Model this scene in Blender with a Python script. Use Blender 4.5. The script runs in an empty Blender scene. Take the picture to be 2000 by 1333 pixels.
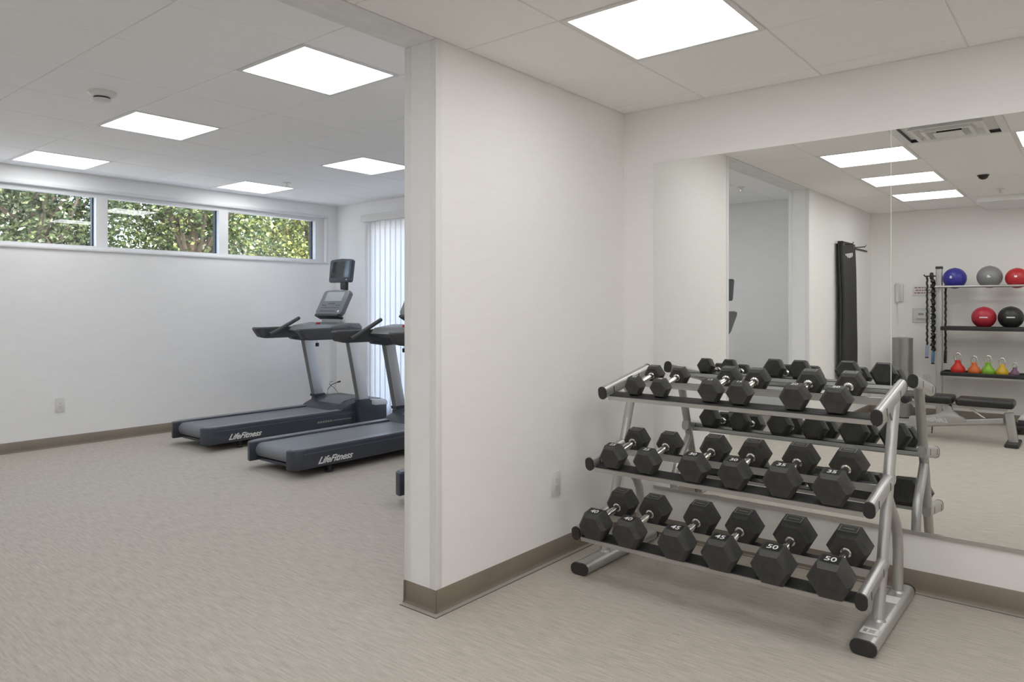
import bpy, bmesh, math, random
from mathutils import Vector, Matrix

random.seed(7)
S = bpy.context.scene
COL = S.collection
PI = math.pi

# ------------------------------------------------------------------ camera, world, sun, exposure
YAW = 0.6856
CAM_Z = 1.299
cd = bpy.data.cameras.new('camera')
cd.sensor_width = 36.0
cd.lens = 36.0 * 1400.7 / 2000.0
cd.shift_y = -(666.5 - 598.0) / 2000.0
cd.clip_start = 0.02
cam = bpy.data.objects.new('camera', cd)
COL.objects.link(cam)
cam.location = (0, 0, CAM_Z)
cam.rotation_euler = (PI / 2, 0, YAW - PI / 2)
S.camera = cam

S.view_settings.view_transform = 'Standard'
S.view_settings.look = 'None'
S.view_settings.gamma = 1.0
S.view_settings.use_curve_mapping = False
S.view_settings.exposure = 0.0
S.cycles.max_bounces = 8
S.cycles.diffuse_bounces = 7
S.cycles.glossy_bounces = 4
S.cycles.adaptive_threshold = 0.025

LAMP_NEAR = 6.15       # radiance of the ceiling panels in the weights room
LAMP_FAR = 7.4        # radiance of the ceiling panels in the cardio room
SKY = 1.3
SUN = 7.0

wd = bpy.data.worlds.new('sky')
S.world = wd
wd.use_nodes = True
wn = wd.node_tree
sk = wn.nodes.new('ShaderNodeTexSky')
sk.sky_type = 'NISHITA'
sk.sun_disc = False
sk.dust_density = 4.0
sk.sun_elevation = math.radians(48)
sk.sun_rotation = math.radians(200)
wn.links.new(sk.outputs[0], wn.nodes['Background'].inputs[0])
wn.nodes['Background'].inputs[1].default_value = SKY

sl = bpy.data.lights.new('sun', 'SUN')
sl.energy = SUN
sl.angle = math.radians(1.0)
sl.color = (1.0, 0.95, 0.86)
so = bpy.data.objects.new('sun', sl)
COL.objects.link(so)
so.location = (0, -5, 12)
so.rotation_euler = Vector((-0.35, -0.62, 0.75)).to_track_quat('Z', 'Y').to_euler()

# ------------------------------------------------------------------ materials
MATS = {}


def mat(name, color, rough=0.5, metal=0.0, spec=0.5, bump=None, trans=None, emit=None):
    if name in MATS:
        return MATS[name]
    m = bpy.data.materials.new(name)
    m.use_nodes = True
    nt = m.node_tree
    b = nt.nodes['Principled BSDF']
    b.inputs['Base Color'].default_value = (*color, 1)
    b.inputs['Roughness'].default_value = rough
    b.inputs['Metallic'].default_value = metal
    b.inputs['Specular IOR Level'].default_value = spec
    if emit:
        b.inputs['Emission Color'].default_value = (*emit[0], 1)
        b.inputs['Emission Strength'].default_value = emit[1]
    if trans:
        b.inputs['Transmission Weight'].default_value = trans
    if bump:
        sc, st, dist = bump
        tc = nt.nodes.new('ShaderNodeTexCoord')
        n = nt.nodes.new('ShaderNodeTexNoise')
        n.inputs['Scale'].default_value = sc
        n.inputs['Detail'].default_value = 4
        bp = nt.nodes.new('ShaderNodeBump')
        bp.inputs['Strength'].default_value = st
        bp.inputs['Distance'].default_value = dist
        nt.links.new(tc.outputs['Object'], n.inputs['Vector'])
        nt.links.new(n.outputs['Fac'], bp.inputs['Height'])
        nt.links.new(bp.outputs[0], b.inputs['Normal'])
    MATS[name] = m
    return m


def lin(*c):
    return tuple(((x / 255) / 12.92 if x / 255 <= 0.04045 else ((x / 255 + 0.055) / 1.055) ** 2.4) for x in c)


def vary(m, stretch, scale, lo, hi, detail=4.0, second=None, bump=0.0):
    """noise variation of the base colour between two colours, stretched along axes"""
    nt = m.node_tree
    b = nt.nodes['Principled BSDF']
    tc = nt.nodes.new('ShaderNodeTexCoord')
    mp = nt.nodes.new('ShaderNodeMapping')
    mp.inputs['Scale'].default_value = stretch
    n = nt.nodes.new('ShaderNodeTexNoise')
    n.inputs['Scale'].default_value = scale
    n.inputs['Detail'].default_value = detail
    n.inputs['Roughness'].default_value = 0.6
    r = nt.nodes.new('ShaderNodeValToRGB')
    r.color_ramp.elements[0].position = 0.3
    r.color_ramp.elements[1].position = 0.7
    r.color_ramp.elements[0].color = (*lo, 1)
    r.color_ramp.elements[1].color = (*hi, 1)
    nt.links.new(tc.outputs['Object'], mp.inputs['Vector'])
    nt.links.new(mp.outputs[0], n.inputs['Vector'])
    fac = n.outputs['Fac']
    if second:
        mp2 = nt.nodes.new('ShaderNodeMapping')
        mp2.inputs['Scale'].default_value = second[0]
        n2 = nt.nodes.new('ShaderNodeTexNoise')
        n2.inputs['Scale'].default_value = second[1]
        n2.inputs['Detail'].default_value = 2
        mx = nt.nodes.new('ShaderNodeMix')
        mx.inputs[0].default_value = second[2]
        nt.links.new(tc.outputs['Object'], mp2.inputs['Vector'])
        nt.links.new(mp2.outputs[0], n2.inputs['Vector'])
        nt.links.new(fac, mx.inputs[2])
        nt.links.new(n2.outputs['Fac'], mx.inputs[3])
        fac = mx.outputs[0]
    nt.links.new(fac, r.inputs['Fac'])
    nt.links.new(r.outputs['Color'], b.inputs['Base Color'])
    if bump:
        bp = nt.nodes.new('ShaderNodeBump')
        bp.inputs['Strength'].default_value = bump
        bp.inputs['Distance'].default_value = 0.002
        nt.links.new(fac, bp.inputs['Height'])
        nt.links.new(bp.outputs[0], b.inputs['Normal'])
    return m


M = {}
M['wall_warm'] = vary(mat('beige wallpaper', (.70, .67, .64), .75, spec=.25), (1, 1, 7), 9, (.875, .862, .848), (.91, .90, .888),
                      second=((3, 3, 60), 14, .5), detail=2)
M['wall_cool'] = vary(mat('white wall paint', (.70, .70, .705), .75, spec=.25), (1, 1, 3), 6, (.865, .867, .87), (.89, .892, .895))
M['plaster'] = mat('white trim paint', (.82, .82, .812), .6, spec=.3)
M['soffit'] = vary(mat('skimmed soffit plaster', (.7, .7, .7), .8, spec=.2), (1, 2, 1), 7, (.76, .76, .76), (.86, .86, .855))
M['tile_near'] = vary(mat('mineral ceiling tile', (.7, .68, .66), .9, spec=.1), (1, 1, 1), 120, (.935, .925, .915), (.96, .952, .944), detail=1)
M['tile_far'] = vary(mat('white ceiling tile', (.7, .7, .7), .9, spec=.1), (1, 1, 1), 120, (.935, .935, .937), (.96, .96, .962), detail=1)
M['grid'] = mat('ceiling grid enamel', (.80, .79, .78), .5)
M['base'] = vary(mat('taupe rubber cove base', lin(98, 87, 75), .45), (1, 1, 1), 4, lin(124, 114, 102), lin(134, 123, 110))
M['floor'] = vary(mat('woven vinyl floor', (.42, .39, .355), .7, spec=.25), (22, 2.0, 1), 4.5, (.345, .315, .273), (.555, .513, .457), 7,
                  second=((1, .55, 1), 230, .30))
M['silver'] = mat('silver powder coat', (.54, .535, .525), .36, .72)
M['steel'] = mat('brushed steel', (.60, .60, .59), .3, 1.0)
M['chrome'] = mat('chrome', (.80, .78, .75), .14, 1.0)
M['cap'] = mat('black plastic cap', (.028, .028, .028), .5, bump=(60, .1, .001))
M['rubber'] = vary(mat('black hex rubber', (.04, .04, .036), .55, spec=.45), (1, 1, 1), 25, (.034, .034, .031), (.062, .062, .058), bump=.06)
M['plate'] = mat('recessed black number panel', (.012, .012, .011), .5)
M['digits'] = mat('raised grey digits', (.055, .055, .053), .5)
M['mark'] = mat('pale embossed print', (.30, .30, .28), .5)
M['pad'] = mat('black rail liner', (.022, .022, .022), .6)
M['label'] = mat('white sticker', (.80, .79, .77), .5)
M['ink'] = mat('dark print', (.05, .05, .05), .6)
M['red_ink'] = mat('dark red print', (.36, .22, .21), .6)
M['tm_body'] = mat('slate grey moulded plastic', (.050, .057, .074), .34, bump=(300, .05, .0005))
M['tm_rail'] = mat('grey deck rail plastic', (.17, .18, .205), .32)  # lighter than the body: sky light on the tops put into the colour
M['tm_belt'] = mat('running belt', (.175, .185, .205), .40, bump=(500, .1, .0005))
M['tm_arm'] = mat('charcoal arm plastic', (.062, .064, .066), .5)
M['tm_silver'] = mat('matte silver upright paint', (.62, .62, .625), .4, .3)
M['tm_panel'] = mat('grey console plastic', (.16, .165, .165), .4)
M['screen'] = mat('dark screen glass', (.03, .033, .03), .06)
M['lcd'] = mat('pale console display', (.34, .35, .345), .15)
M['white'] = mat('white lettering', (.75, .75, .75), .5)
M['white_plastic'] = mat('white moulded plastic', (.74, .73, .715), .35)
M['slot'] = mat('dark slot', (.05, .05, .05), .6)
M['frame_white'] = mat('white window frame', (.74, .74, .745), .4)
M['gasket'] = mat('dark window gasket', lin(40, 48, 62), .5)  # shade on the frame's outer reveals put into the colour
M['vinyl'] = mat('black vinyl upholstery', (.018, .018, .019), .38, bump=(90, .08, .001))
M['mat'] = mat('black foam mat', (.026, .026, .025), .6, bump=(40, .15, .003))
M['can'] = mat('grey metallic cylinder', (.42, .41, .40), .34, .9)
M['bark'] = mat('grey brown bark', (.17, .13, .10), .9, bump=(12, .6, .02))
M['grass'] = vary(mat('pale gravel ground', (.45, .44, .42), .9), (1, 1, 1), 3, (.40, .39, .37), (.50, .49, .47))
M['cord'] = mat('black cord', (.02, .02, .02), .5)
M['dome'] = mat('dark dome plastic', (.02, .02, .02), .2)


def emitter(name, color, strength):
    m = bpy.data.materials.new(name)
    m.use_nodes = True
    nt = m.node_tree
    nt.nodes.remove(nt.nodes['Principled BSDF'])
    e = nt.nodes.new('ShaderNodeEmission')
    e.inputs[0].default_value = (*color, 1)
    e.inputs[1].default_value = strength
    nt.links.new(e.outputs[0], nt.nodes['Material Output'].inputs[0])
    return m


M['lamp_near'] = emitter('warm white diffuser', (1.0, .995, .985), LAMP_NEAR)
M['lamp_far'] = emitter('white diffuser', (.985, .995, 1.0), LAMP_FAR)

mm = bpy.data.materials.new('mirror glass')
mm.use_nodes = True
b_ = mm.node_tree.nodes['Principled BSDF']
b_.inputs['Base Color'].default_value = (.945, .958, .942, 1)
b_.inputs['Metallic'].default_value = 1
b_.inputs['Roughness'].default_value = 0.0
M['mirror'] = mm
M['mirror_edge'] = mat('ground mirror edge', (.80, .84, .81), .3)

gm = bpy.data.materials.new('window glass')
gm.use_nodes = True
nt = gm.node_tree
nt.nodes.remove(nt.nodes['Principled BSDF'])
tr = nt.nodes.new('ShaderNodeBsdfTransparent')
tr.inputs[0].default_value = (.94, .96, .96, 1)
gl = nt.nodes.new('ShaderNodeBsdfGlossy')
gl.inputs['Roughness'].default_value = 0.0
mx = nt.nodes.new('ShaderNodeMixShader')
mx.inputs[0].default_value = 0.06
nt.links.new(tr.outputs[0], mx.inputs[1])
nt.links.new(gl.outputs[0], mx.inputs[2])
nt.links.new(mx.outputs[0], nt.nodes['Material Output'].inputs[0])
M['glass'] = gm

bm_ = bpy.data.materials.new('sheer white blind fabric')
bm_.use_nodes = True
nt = bm_.node_tree
nt.nodes.remove(nt.nodes['Principled BSDF'])
d1 = nt.nodes.new('ShaderNodeBsdfDiffuse')
d1.inputs[0].default_value = (.85, .85, .86, 1)
d2 = nt.nodes.new('ShaderNodeBsdfTranslucent')
d2.inputs[0].default_value = (.88, .88, .89, 1)
mx = nt.nodes.new('ShaderNodeMixShader')
mx.inputs[0].default_value = 0.6
nt.links.new(d1.outputs[0], mx.inputs[1])
nt.links.new(d2.outputs[0], mx.inputs[2])
nt.links.new(mx.outputs[0], nt.nodes['Material Output'].inputs[0])
M['blind'] = bm_


def leaf_mat(name, stops):
    m = bpy.data.materials.new(name)
    m.use_nodes = True
    nt = m.node_tree
    nt.nodes.remove(nt.nodes['Principled BSDF'])
    g = nt.nodes.new('ShaderNodeNewGeometry')
    r = nt.nodes.new('ShaderNodeValToRGB')
    els = r.color_ramp.elements
    els[0].position, els[0].color = stops[0][0], (*stops[0][1], 1)
    els[1].position, els[1].color = stops[-1][0], (*stops[-1][1], 1)
    for p, c in stops[1:-1]:
        e = els.new(p)
        e.color = (*c, 1)
    d = nt.nodes.new('ShaderNodeBsdfPrincipled')
    d.inputs['Roughness'].default_value = .35
    t = nt.nodes.new('ShaderNodeBsdfTranslucent')
    x = nt.nodes.new('ShaderNodeMixShader')
    x.inputs[0].default_value = .35
    nt.links.new(g.outputs['Random Per Island'], r.inputs[0])
    nt.links.new(r.outputs[0], d.inputs['Base Color'])
    nt.links.new(r.outputs[0], t.inputs[0])
    nt.links.new(d.outputs[0], x.inputs[1])
    nt.links.new(t.outputs[0], x.inputs[2])
    nt.links.new(x.outputs[0], nt.nodes['Material Output'].inputs[0])
    return m


M['leaf_dark'] = leaf_mat('olive green leaves', [(0, (.035, .055, .025)), (.5, (.075, .105, .04)), (.85, (.13, .16, .06)), (1, (.45, .48, .34))])
M['leaf_mid'] = leaf_mat('mid green leaves', [(0, (.04, .065, .025)), (.5, (.085, .125, .04)), (.85, (.20, .23, .06)), (1, (.50, .52, .34))])
M['leaf_lime'] = leaf_mat('yellow green leaves', [(0, (.06, .09, .03)), (.5, (.15, .19, .05)), (.85, (.38, .40, .12)), (1, (.65, .65, .40))])


# ------------------------------------------------------------------ mesh helpers
class MB:
    """collects shapes into one mesh"""

    def __init__(self):
        self.bm = bmesh.new()

    def _add(self, bm2, mi=0, mtx=None):
        if mtx is not None:
            bmesh.ops.transform(bm2, matrix=mtx, verts=bm2.verts)
        vm = {}
        for v in bm2.verts:
            vm[v] = self.bm.verts.new(v.co)
        for f in bm2.faces:
            try:
                nf = self.bm.faces.new([vm[v] for v in f.verts])
                nf.material_index = mi if mi else f.material_index
            except ValueError:
                pass
        bm2.free()

    def box(self, x0, x1, y0, y1, z0, z1, bevel=0.0, mi=0, seg=2, mtx=None):
        b = bmesh.new()
        r = bmesh.ops.create_cube(b, size=1)
        for v in r['verts']:
            v.co = ((x0 + x1) / 2 + v.co.x * (x1 - x0), (y0 + y1) / 2 + v.co.y * (y1 - y0), (z0 + z1) / 2 + v.co.z * (z1 - z0))
        if bevel:
            bmesh.ops.bevel(b, geom=list(b.edges), offset=bevel, segments=seg, profile=.5, affect='EDGES')
        self._add(b, mi, mtx)
        return self

    def prism(self, pts, axis, a, c, bevel=0.0, mi=0, seg=2, mtx=None):
        """polygon pts (u,v) extruded along axis from a to c. axis x: (u,v)=(y,z); y: (x,z); z: (x,y)"""
        b = bmesh.new()

        def P(u, v, w):
            return {'x': (w, u, v), 'y': (u, w, v), 'z': (u, v, w)}[axis]
        lo = [b.verts.new(P(u, v, a)) for u, v in pts]
        hi = [b.verts.new(P(u, v, c)) for u, v in pts]
        n = len(pts)
        b.faces.new(lo)
        b.faces.new(hi)
        for i in range(n):
            b.faces.new([lo[i], lo[(i + 1) % n], hi[(i + 1) % n], hi[i]])
        bmesh.ops.recalc_face_normals(b, faces=b.faces)
        if bevel:
            ed = [e for e in b.edges if (e.verts[0] in lo and e.verts[1] in lo) or (e.verts[0] in hi and e.verts[1] in hi)] if False else \
                 [e for e in b.edges if len(e.link_faces) == 2 and any(len(f.verts) == n for f in e.link_faces)]
            bmesh.ops.bevel(b, geom=ed, offset=bevel, segments=seg, profile=.5, affect='EDGES')
        self._add(b, mi, mtx)
        return self

    def loft(self, rings, mi=0, cap=True, close=True, mtx=None):
        b = bmesh.new()
        R = [[b.verts.new(p) for p in r] for r in rings]
        n = len(rings[0])
        for i in range(len(R) - 1):
            for j in range(n if close else n - 1):
                k = (j + 1) % n
                b.faces.new([R[i][j], R[i][k], R[i + 1][k], R[i + 1][j]])
        if cap:
            b.faces.new(R[0])
            b.faces.new(R[-1])
        bmesh.ops.recalc_face_normals(b, faces=b.faces)
        self._add(b, mi, mtx)
        return self

    def tube(self, path, rad, n=12, mi=0, flat=None, cap=True, up=(0, 0, 1), mtx=None):
        """round tube along path; rad number or list; flat=(w,h,r) gives a rounded-rectangle section"""
        P = [Vector(p) for p in path]
        if not isinstance(rad, (list, tuple)):
            rad = [rad] * len(P)
        rings = []
        for i, p in enumerate(P):
            t = (P[min(i + 1, len(P) - 1)] - P[max(i - 1, 0)]).normalized()
            u = Vector(up)
            if abs(t.dot(u)) > .95:
                u = Vector((1, 0, 0))
            s = t.cross(u).normalized()
            u = s.cross(t).normalized()
            if flat:
                w, h, r = flat
                ring = []
                for q in range(4):
                    cx, cy = [(1, 1), (-1, 1), (-1, -1), (1, -1)][q]
                    for k in range(4):
                        a = PI / 2 * q + PI / 2 * k / 3
                        ring.append(p + s * (cx * (w / 2 - r) + r * math.cos(a)) + u * (cy * (h / 2 - r) + r * math.sin(a)))
            else:
                ring = [p + (s * math.cos(2 * PI * k / n) + u * math.sin(2 * PI * k / n)) * rad[i] for k in range(n)]
            rings.append(ring)
        return self.loft(rings, mi, cap, mtx=mtx)

    def lathe(self, prof, n=24, mi=0, mtx=None, cap=True):
        rings = [[(r * math.cos(2 * PI * k / n), r * math.sin(2 * PI * k / n), z) for k in range(n)] for r, z in prof]
        return self.loft(rings, mi, cap, mtx=mtx)

    def ball(self, c, r, n=24, mi=0, squash=1.0):
        b = bmesh.new()
        bmesh.ops.create_uvsphere(b, u_segments=n, v_segments=n // 2 + 2, radius=r)
        self._add(b, mi, Matrix.Translation(c) @ Matrix.Diagonal((1, 1, squash, 1)))
        return self

    def mesh(self, name, mats, smooth=35):
        me = bpy.data.meshes.new(name)
        bmesh.ops.recalc_face_normals(self.bm, faces=self.bm.faces)
        self.bm.to_mesh(me)
        self.bm.free()
        for m in mats:
            me.materials.append(m)
        if smooth:
            for p in me.polygons:
                p.use_smooth = True
            me.set_sharp_from_angle(angle=math.radians(smooth))
        return me


def obj(name, mb, mats, parent=None, world=False, smooth=35):
    if not isinstance(mats, (list, tuple)):
        mats = [mats]
    me = mb.mesh(name, mats, smooth) if isinstance(mb, MB) else mb
    o = bpy.data.objects.new(name, me)
    COL.objects.link(o)
    if parent is not None:
        o.parent = parent
        if world:
            r, off = parent, Vector((0, 0, 0))
            while r is not None:
                off += Vector(r.location)
                r = r.parent
            me.transform(Matrix.Translation(-off))
    return o


def struct(name, mb, mats, smooth=35):
    o = obj(name, mb, mats, smooth=smooth)
    o['kind'] = 'structure'
    return o


def tag(o, label, cat, group=None):
    o['label'] = label
    o['category'] = cat
    if group:
        o['group'] = group
    return o


def thing(name, label, cat, loc=(0, 0, 0), rot=(0, 0, 0), group=None):
    o = bpy.data.objects.new(name, None)
    COL.objects.link(o)
    o.empty_display_size = .1
    o.location = loc
    o.rotation_euler = rot
    return tag(o, label, cat, group)


def dup(root, loc, label=None, rot=None):
    def rec(o, parent):
        c = o.copy()
        COL.objects.link(c)
        if parent is not None:
            c.parent = parent
        for ch in list(o.children):
            rec(ch, c)
        return c
    r = rec(root, None)
    r.location = loc
    if rot is not None:
        r.rotation_euler = rot
    if label:
        r['label'] = label
    return r


def text_mesh(body, size, depth, shear=0.0, align='CENTER', bold=0.0):
    cu = bpy.data.curves.new('text', 'FONT')
    cu.body = body
    cu.size = size
    cu.extrude = depth
    cu.shear = shear
    cu.offset = bold
    cu.align_x = align
    cu.align_y = 'CENTER'
    o = bpy.data.objects.new('text', cu)
    COL.objects.link(o)
    dg = bpy.context.evaluated_depsgraph_get()
    me = bpy.data.meshes.new_from_object(o.evaluated_get(dg))
    bpy.data.objects.remove(o)
    bpy.data.curves.remove(cu)
    return me


def frame3(ux, uy, origin):
    """matrix taking local x->ux, y->uy"""
    ux, uy = Vector(ux).normalized(), Vector(uy).normalized()
    uz = ux.cross(uy)
    m = Matrix((ux, uy, uz)).transposed().to_4x4()
    m.translation = Vector(origin)
    return m


def hexring(x, R, yo=0, zo=0):
    """hexagon with flats on top and bottom in the yz plane; R = corner radius"""
    return [(x, yo + R * math.cos(PI / 3 * k), zo + R * math.sin(PI / 3 * k)) for k in range(6)]


# ------------------------------------------------------------------ room constants
XM, YP, YP2, YW, XF = 3.688, 2.165, 2.352, 7.402, 5.574
XB, XL, YR = -2.244, -1.13, -2.60
ZN, ZF = 2.43, 2.546        # ceiling heights of the two rooms
PX0, PX1 = 0.20, 2.139      # opening in the partition
SLAB = 2.75

# floor and ground
struct('floor', MB().box(XB - .15, XF + .15, YR - .15, YW + .15, -.12, 0), M['floor'], smooth=0)
struct('ground', MB().box(-40, 60, -30, 60, -.6, -.25), M['grass'], smooth=0)

# walls
struct('wall_right', MB().box(XM, XM + .12, YR - .12, YP, 0, SLAB), M['wall_warm'], smooth=0)
mb = MB().box(PX1, XF + .12, YP, YP2, 0, SLAB).box(XB - .12, PX0, YP, YP2, 0, SLAB)
o = struct('wall_partition', mb, [M['wall_warm'], M['wall_cool']], smooth=0)
for p in o.data.polygons:
    if p.normal.y > .5 or abs(p.normal.x) > .5:
        p.material_index = 1
struct('wall_back', MB().box(XB - .12, XB, YR - .12, YP, 0, SLAB), M['wall_warm'], smooth=0)
struct('wall_rear', MB().box(XB, XM, YR - .12, YR, 0, SLAB), M['wall_warm'], smooth=0)
WX0, WX1, WZ0, WZ1 = 0.45, 5.415, 1.838, 2.385
struct('wall_window', MB().box(XL - .12, XF + .12, YW, YW + .15, 0, WZ0).box(XL - .12, XF + .12, YW, YW + .15, WZ1, SLAB)
       .box(XL - .12, WX0, YW, YW + .15, WZ0, WZ1).box(WX1, XF + .12, YW, YW + .15, WZ0, WZ1), M['wall_cool'], smooth=0)
DY0, DY1, DZ0, DZ1 = 4.70, 6.72, 0.06, 2.28
struct('wall_end', MB().box(XF, XF + .12, YP2, DY0, 0, SLAB).box(XF, XF + .12, DY1, YW, 0, SLAB)
       .box(XF, XF + .12, DY0, DY1, DZ1, SLAB).box(XF, XF + .12, DY0, DY1, 0, DZ0), M['wall_cool'], smooth=0)
struct('wall_left', MB().box(XL - .12, XL, YP2, YW, 0, SLAB), M['wall_cool'], smooth=0)

# header over the opening, corner guards on the partition end, low soffit on the back wall
struct('trim_1', MB().box(PX0, PX1, YP, YP2, ZN - .002, SLAB), M['soffit'], smooth=0)
g = MB()
for X, s in ((PX1, -1), (PX0, 1)):
    for y0, y1 in ((YP, YP + .032), (YP2 - .032, YP2)):
        g.box(min(X, X + s * .004), max(X, X + s * .004), y0, y1, .098, ZN - .004, .0015)
    for y0, y1 in ((YP - .004, YP), (YP2, YP2 + .004)):
        g.box(min(X + s * .004, X - s * .032), max(X + s * .004, X - s * .032), y0, y1, .098, ZN - .004, .0015)
struct('trim_2', g, M['plaster'])
struct('trim_3', MB().box(XB, -1.45, YR, .98, 2.375, ZN + .001), M['plaster'], smooth=0)


# cove base
def coves(name, runs):
    m = MB()
    for p0, p1, n in runs:
        prof = [(0.0, 0.0), (.010, 0.0), (.009, .003), (.0055, .008), (.004, .016), (.0035, .022), (.0035, .094), (.0, .097)]
        rings = [[Vector((*p, 0)) + Vector((*n, 0)) * a + Vector((0, 0, z)) for a, z in prof] for p in (p0, p1)]
        m.loft(rings)
    struct(name, m, M['base'], smooth=50)


coves('baseboard_right', [((XM, YP), (XM, YR), (-1, 0))])
coves('baseboard_partition', [((PX1 - .010, YP), (XM, YP), (0, -1)), ((PX1, YP2 + .010), (PX1, YP - .010), (-1, 0)),
                              ((XB, YP), (PX0 + .010, YP), (0, -1)), ((PX0, YP - .010), (PX0, YP2 + .010), (1, 0)),
                              ((PX1 - .010, YP2), (XF, YP2), (0, 1)), ((XL, YP2), (PX0 + .010, YP2), (0, 1))])
coves('baseboard_window', [((XL, YW), (XF, YW), (0, -1))])
coves('baseboard_end', [((XF, DY1 + .02), (XF, YW), (-1, 0)), ((XF, YP2), (XF, DY0 - .02), (-1, 0))])
coves('baseboard_left', [((XL, YP2), (XL, YW), (1, 0))])
coves('baseboard_back', [((XB, YP), (XB, YR), (1, 0))])
coves('baseboard_rear', [((XB, YR), (XM, YR), (0, 1))])

# narrow edging strip laid along the foot of the near walls
e = MB()
E0, E1 = .010, .034
for x0, x1, y0, y1 in ((PX1 - E1, XM - E1, YP - E1, YP - E0), (PX1 - E1, PX1 - E0, YP - E0, YP2), (XM - E1, XM - E0, YR, YP - E0)):
    e.box(x0, x1, y0, y1, .0002, .0022)
q = .0035
e.box(PX1 - E1 - q, XM - E1, YP - E1 - q, YP - E1, .0002, .0012, mi=1).box(PX1 - E1 - q, PX1 - E1, YP - E1, YP2, .0002, .0012, mi=1)  # dark joint line, with the strip's edge shadow put into its colour
e.box(XM - E1 - q, XM - E1, YR, YP - E1 - q, .0002, .0012, mi=1)
struct('trim_5', e, [mat('taupe edging strip', (.36, .335, .30), .6), mat('dark joint', (.07, .06, .05), .8)], smooth=0)

# ------------------------------------------------------------------ ceilings with lay-in tiles
TS = 0.6096
CELLS_NEAR = [(2.32 - 2 * TS * i, 1.05 - 2 * TS * j) for j in range(3) for i in range(4)]
VENT = (1.71, 1.05 - TS)
CELLS_FAR = [(2.0096 + 3 * TS * i, 2.925 + 3 * TS * j) for i in (-1, 0, 1) for j in (0, 1, 2)]
CELLS_FAR = [(x - (0.0), y) for x, y in CELLS_FAR]


def tiled(name, x0, x1, y0, y1, z, gx, gy, holes, tmat):
    m = MB()
    m.box(x0, x1, y0, y1, z + .022, z + .14, mi=0)

    def cuts(a, b, g):
        k = math.floor((a - g) / TS)
        c = [a]
        v = g + k * TS
        while v < b:
            if v > a + .01 and v < b - .01:
                c.append(v)
            v += TS
        return c + [b]
    cx, cy = cuts(x0, x1, gx), cuts(y0, y1, gy)
    for i in range(len(cx) - 1):
        for j in range(len(cy) - 1):
            mxp, myp = (cx[i] + cx[i + 1]) / 2, (cy[j] + cy[j + 1]) / 2
            if any(h[0] < mxp < h[0] + TS and h[1] < myp < h[1] + TS for h in holes):
                continue
            m.box(cx[i] + .0035, cx[i + 1] - .0035, cy[j] + .0035, cy[j + 1] - .0035, z, z + .02, .0025, seg=1)
    # grid bars lie just above the tile faces and show in the joints
    for v in cx[1:-1]:
        m.box(v - .012, v + .012, y0, y1, z + .0045, z + .021, mi=1)
    for v in cy[1:-1]:
        m.box(x0, x1, v - .012, v + .012, z + .0040, z + .0205, mi=1)
    # wall angle
    struct(name, m, [tmat, M['grid']], smooth=0)


tiled('ceiling', XB, XM, YR, YP, ZN, 2.32, 1.05, CELLS_NEAR + [VENT], M['tile_near'])
tiled('ceiling_cardio', XL, XF, YP2, YW, ZF, 2.0096, 2.925, CELLS_FAR, M['tile_far'])


def ceiling_light(x, y, z, lm, label, group):
    t = thing('ceiling_light', label, 'ceiling light', (x + TS / 2, y + TS / 2, z), group=group)
    h, d = TS / 2 - .003, .279
    f = MB()
    for a in ((-h, h, -h, -d), (-h, h, d, h), (-h, -d, -d, d), (d, h, -d, d)):
        f.box(a[0], a[1], a[2], a[3], -.002, .018, .001, seg=1)
    obj('frame', f, M['grid'], t)
    obj('diffuser', MB().box(-d, d, -d, d, .004, .016), lm, t, smooth=0)


near_lab = ['square ceiling light panel nearest the dumbbell rack, large at the top of the picture',
            'square ceiling light panel in the mirror, nearest and largest of the row of three',
            'square ceiling light panel seen in the mirror, middle one of the row of three',
            'square ceiling light panel seen in the mirror, farthest of the row of three',
            'square ceiling light panel overhead at the right, outside the picture and the mirror',
            'square ceiling light panel at the right edge of the mirror, past the air vent'] \
    + ['square ceiling light panel out of the picture, over the camera side of the weights room'] * 6  # unseen panels added on the same spacing to light the room
near_lab[4] = near_lab[6]
for (x, y), lb in zip(CELLS_NEAR, near_lab):
    ceiling_light(x, y, ZN, M['lamp_near'], lb, 'light panels in the weights room ceiling')
far_lab = {(0, 0): 'square ceiling light panel by the left wall of the cardio room, nearest the partition',  # this unseen left column is added for even light
           (0, 1): 'square ceiling light panel by the left wall of the cardio room, middle of its row',
           (0, 2): 'square ceiling light panel by the left wall of the cardio room, nearest the windows',
           (1, 0): 'square ceiling light panel in the cardio room just left of the partition end, largest there',
           (1, 1): 'square ceiling light panel in the cardio room beside the round smoke detector',
           (1, 2): 'square ceiling light panel in the cardio room above the left window pane, farthest left',
           (2, 0): 'square ceiling light panel in the cardio room hidden behind the partition',
           (2, 1): 'square ceiling light panel in the cardio room touching the partition edge, near the end wall',
           (2, 2): 'square ceiling light panel in the cardio room farthest away, above the right window pane'}
for k, (x, y) in enumerate(CELLS_FAR):
    ceiling_light(x, y, ZF, M['lamp_far'], far_lab[(k // 3, k % 3)], 'light panels in the cardio room ceiling')

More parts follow.
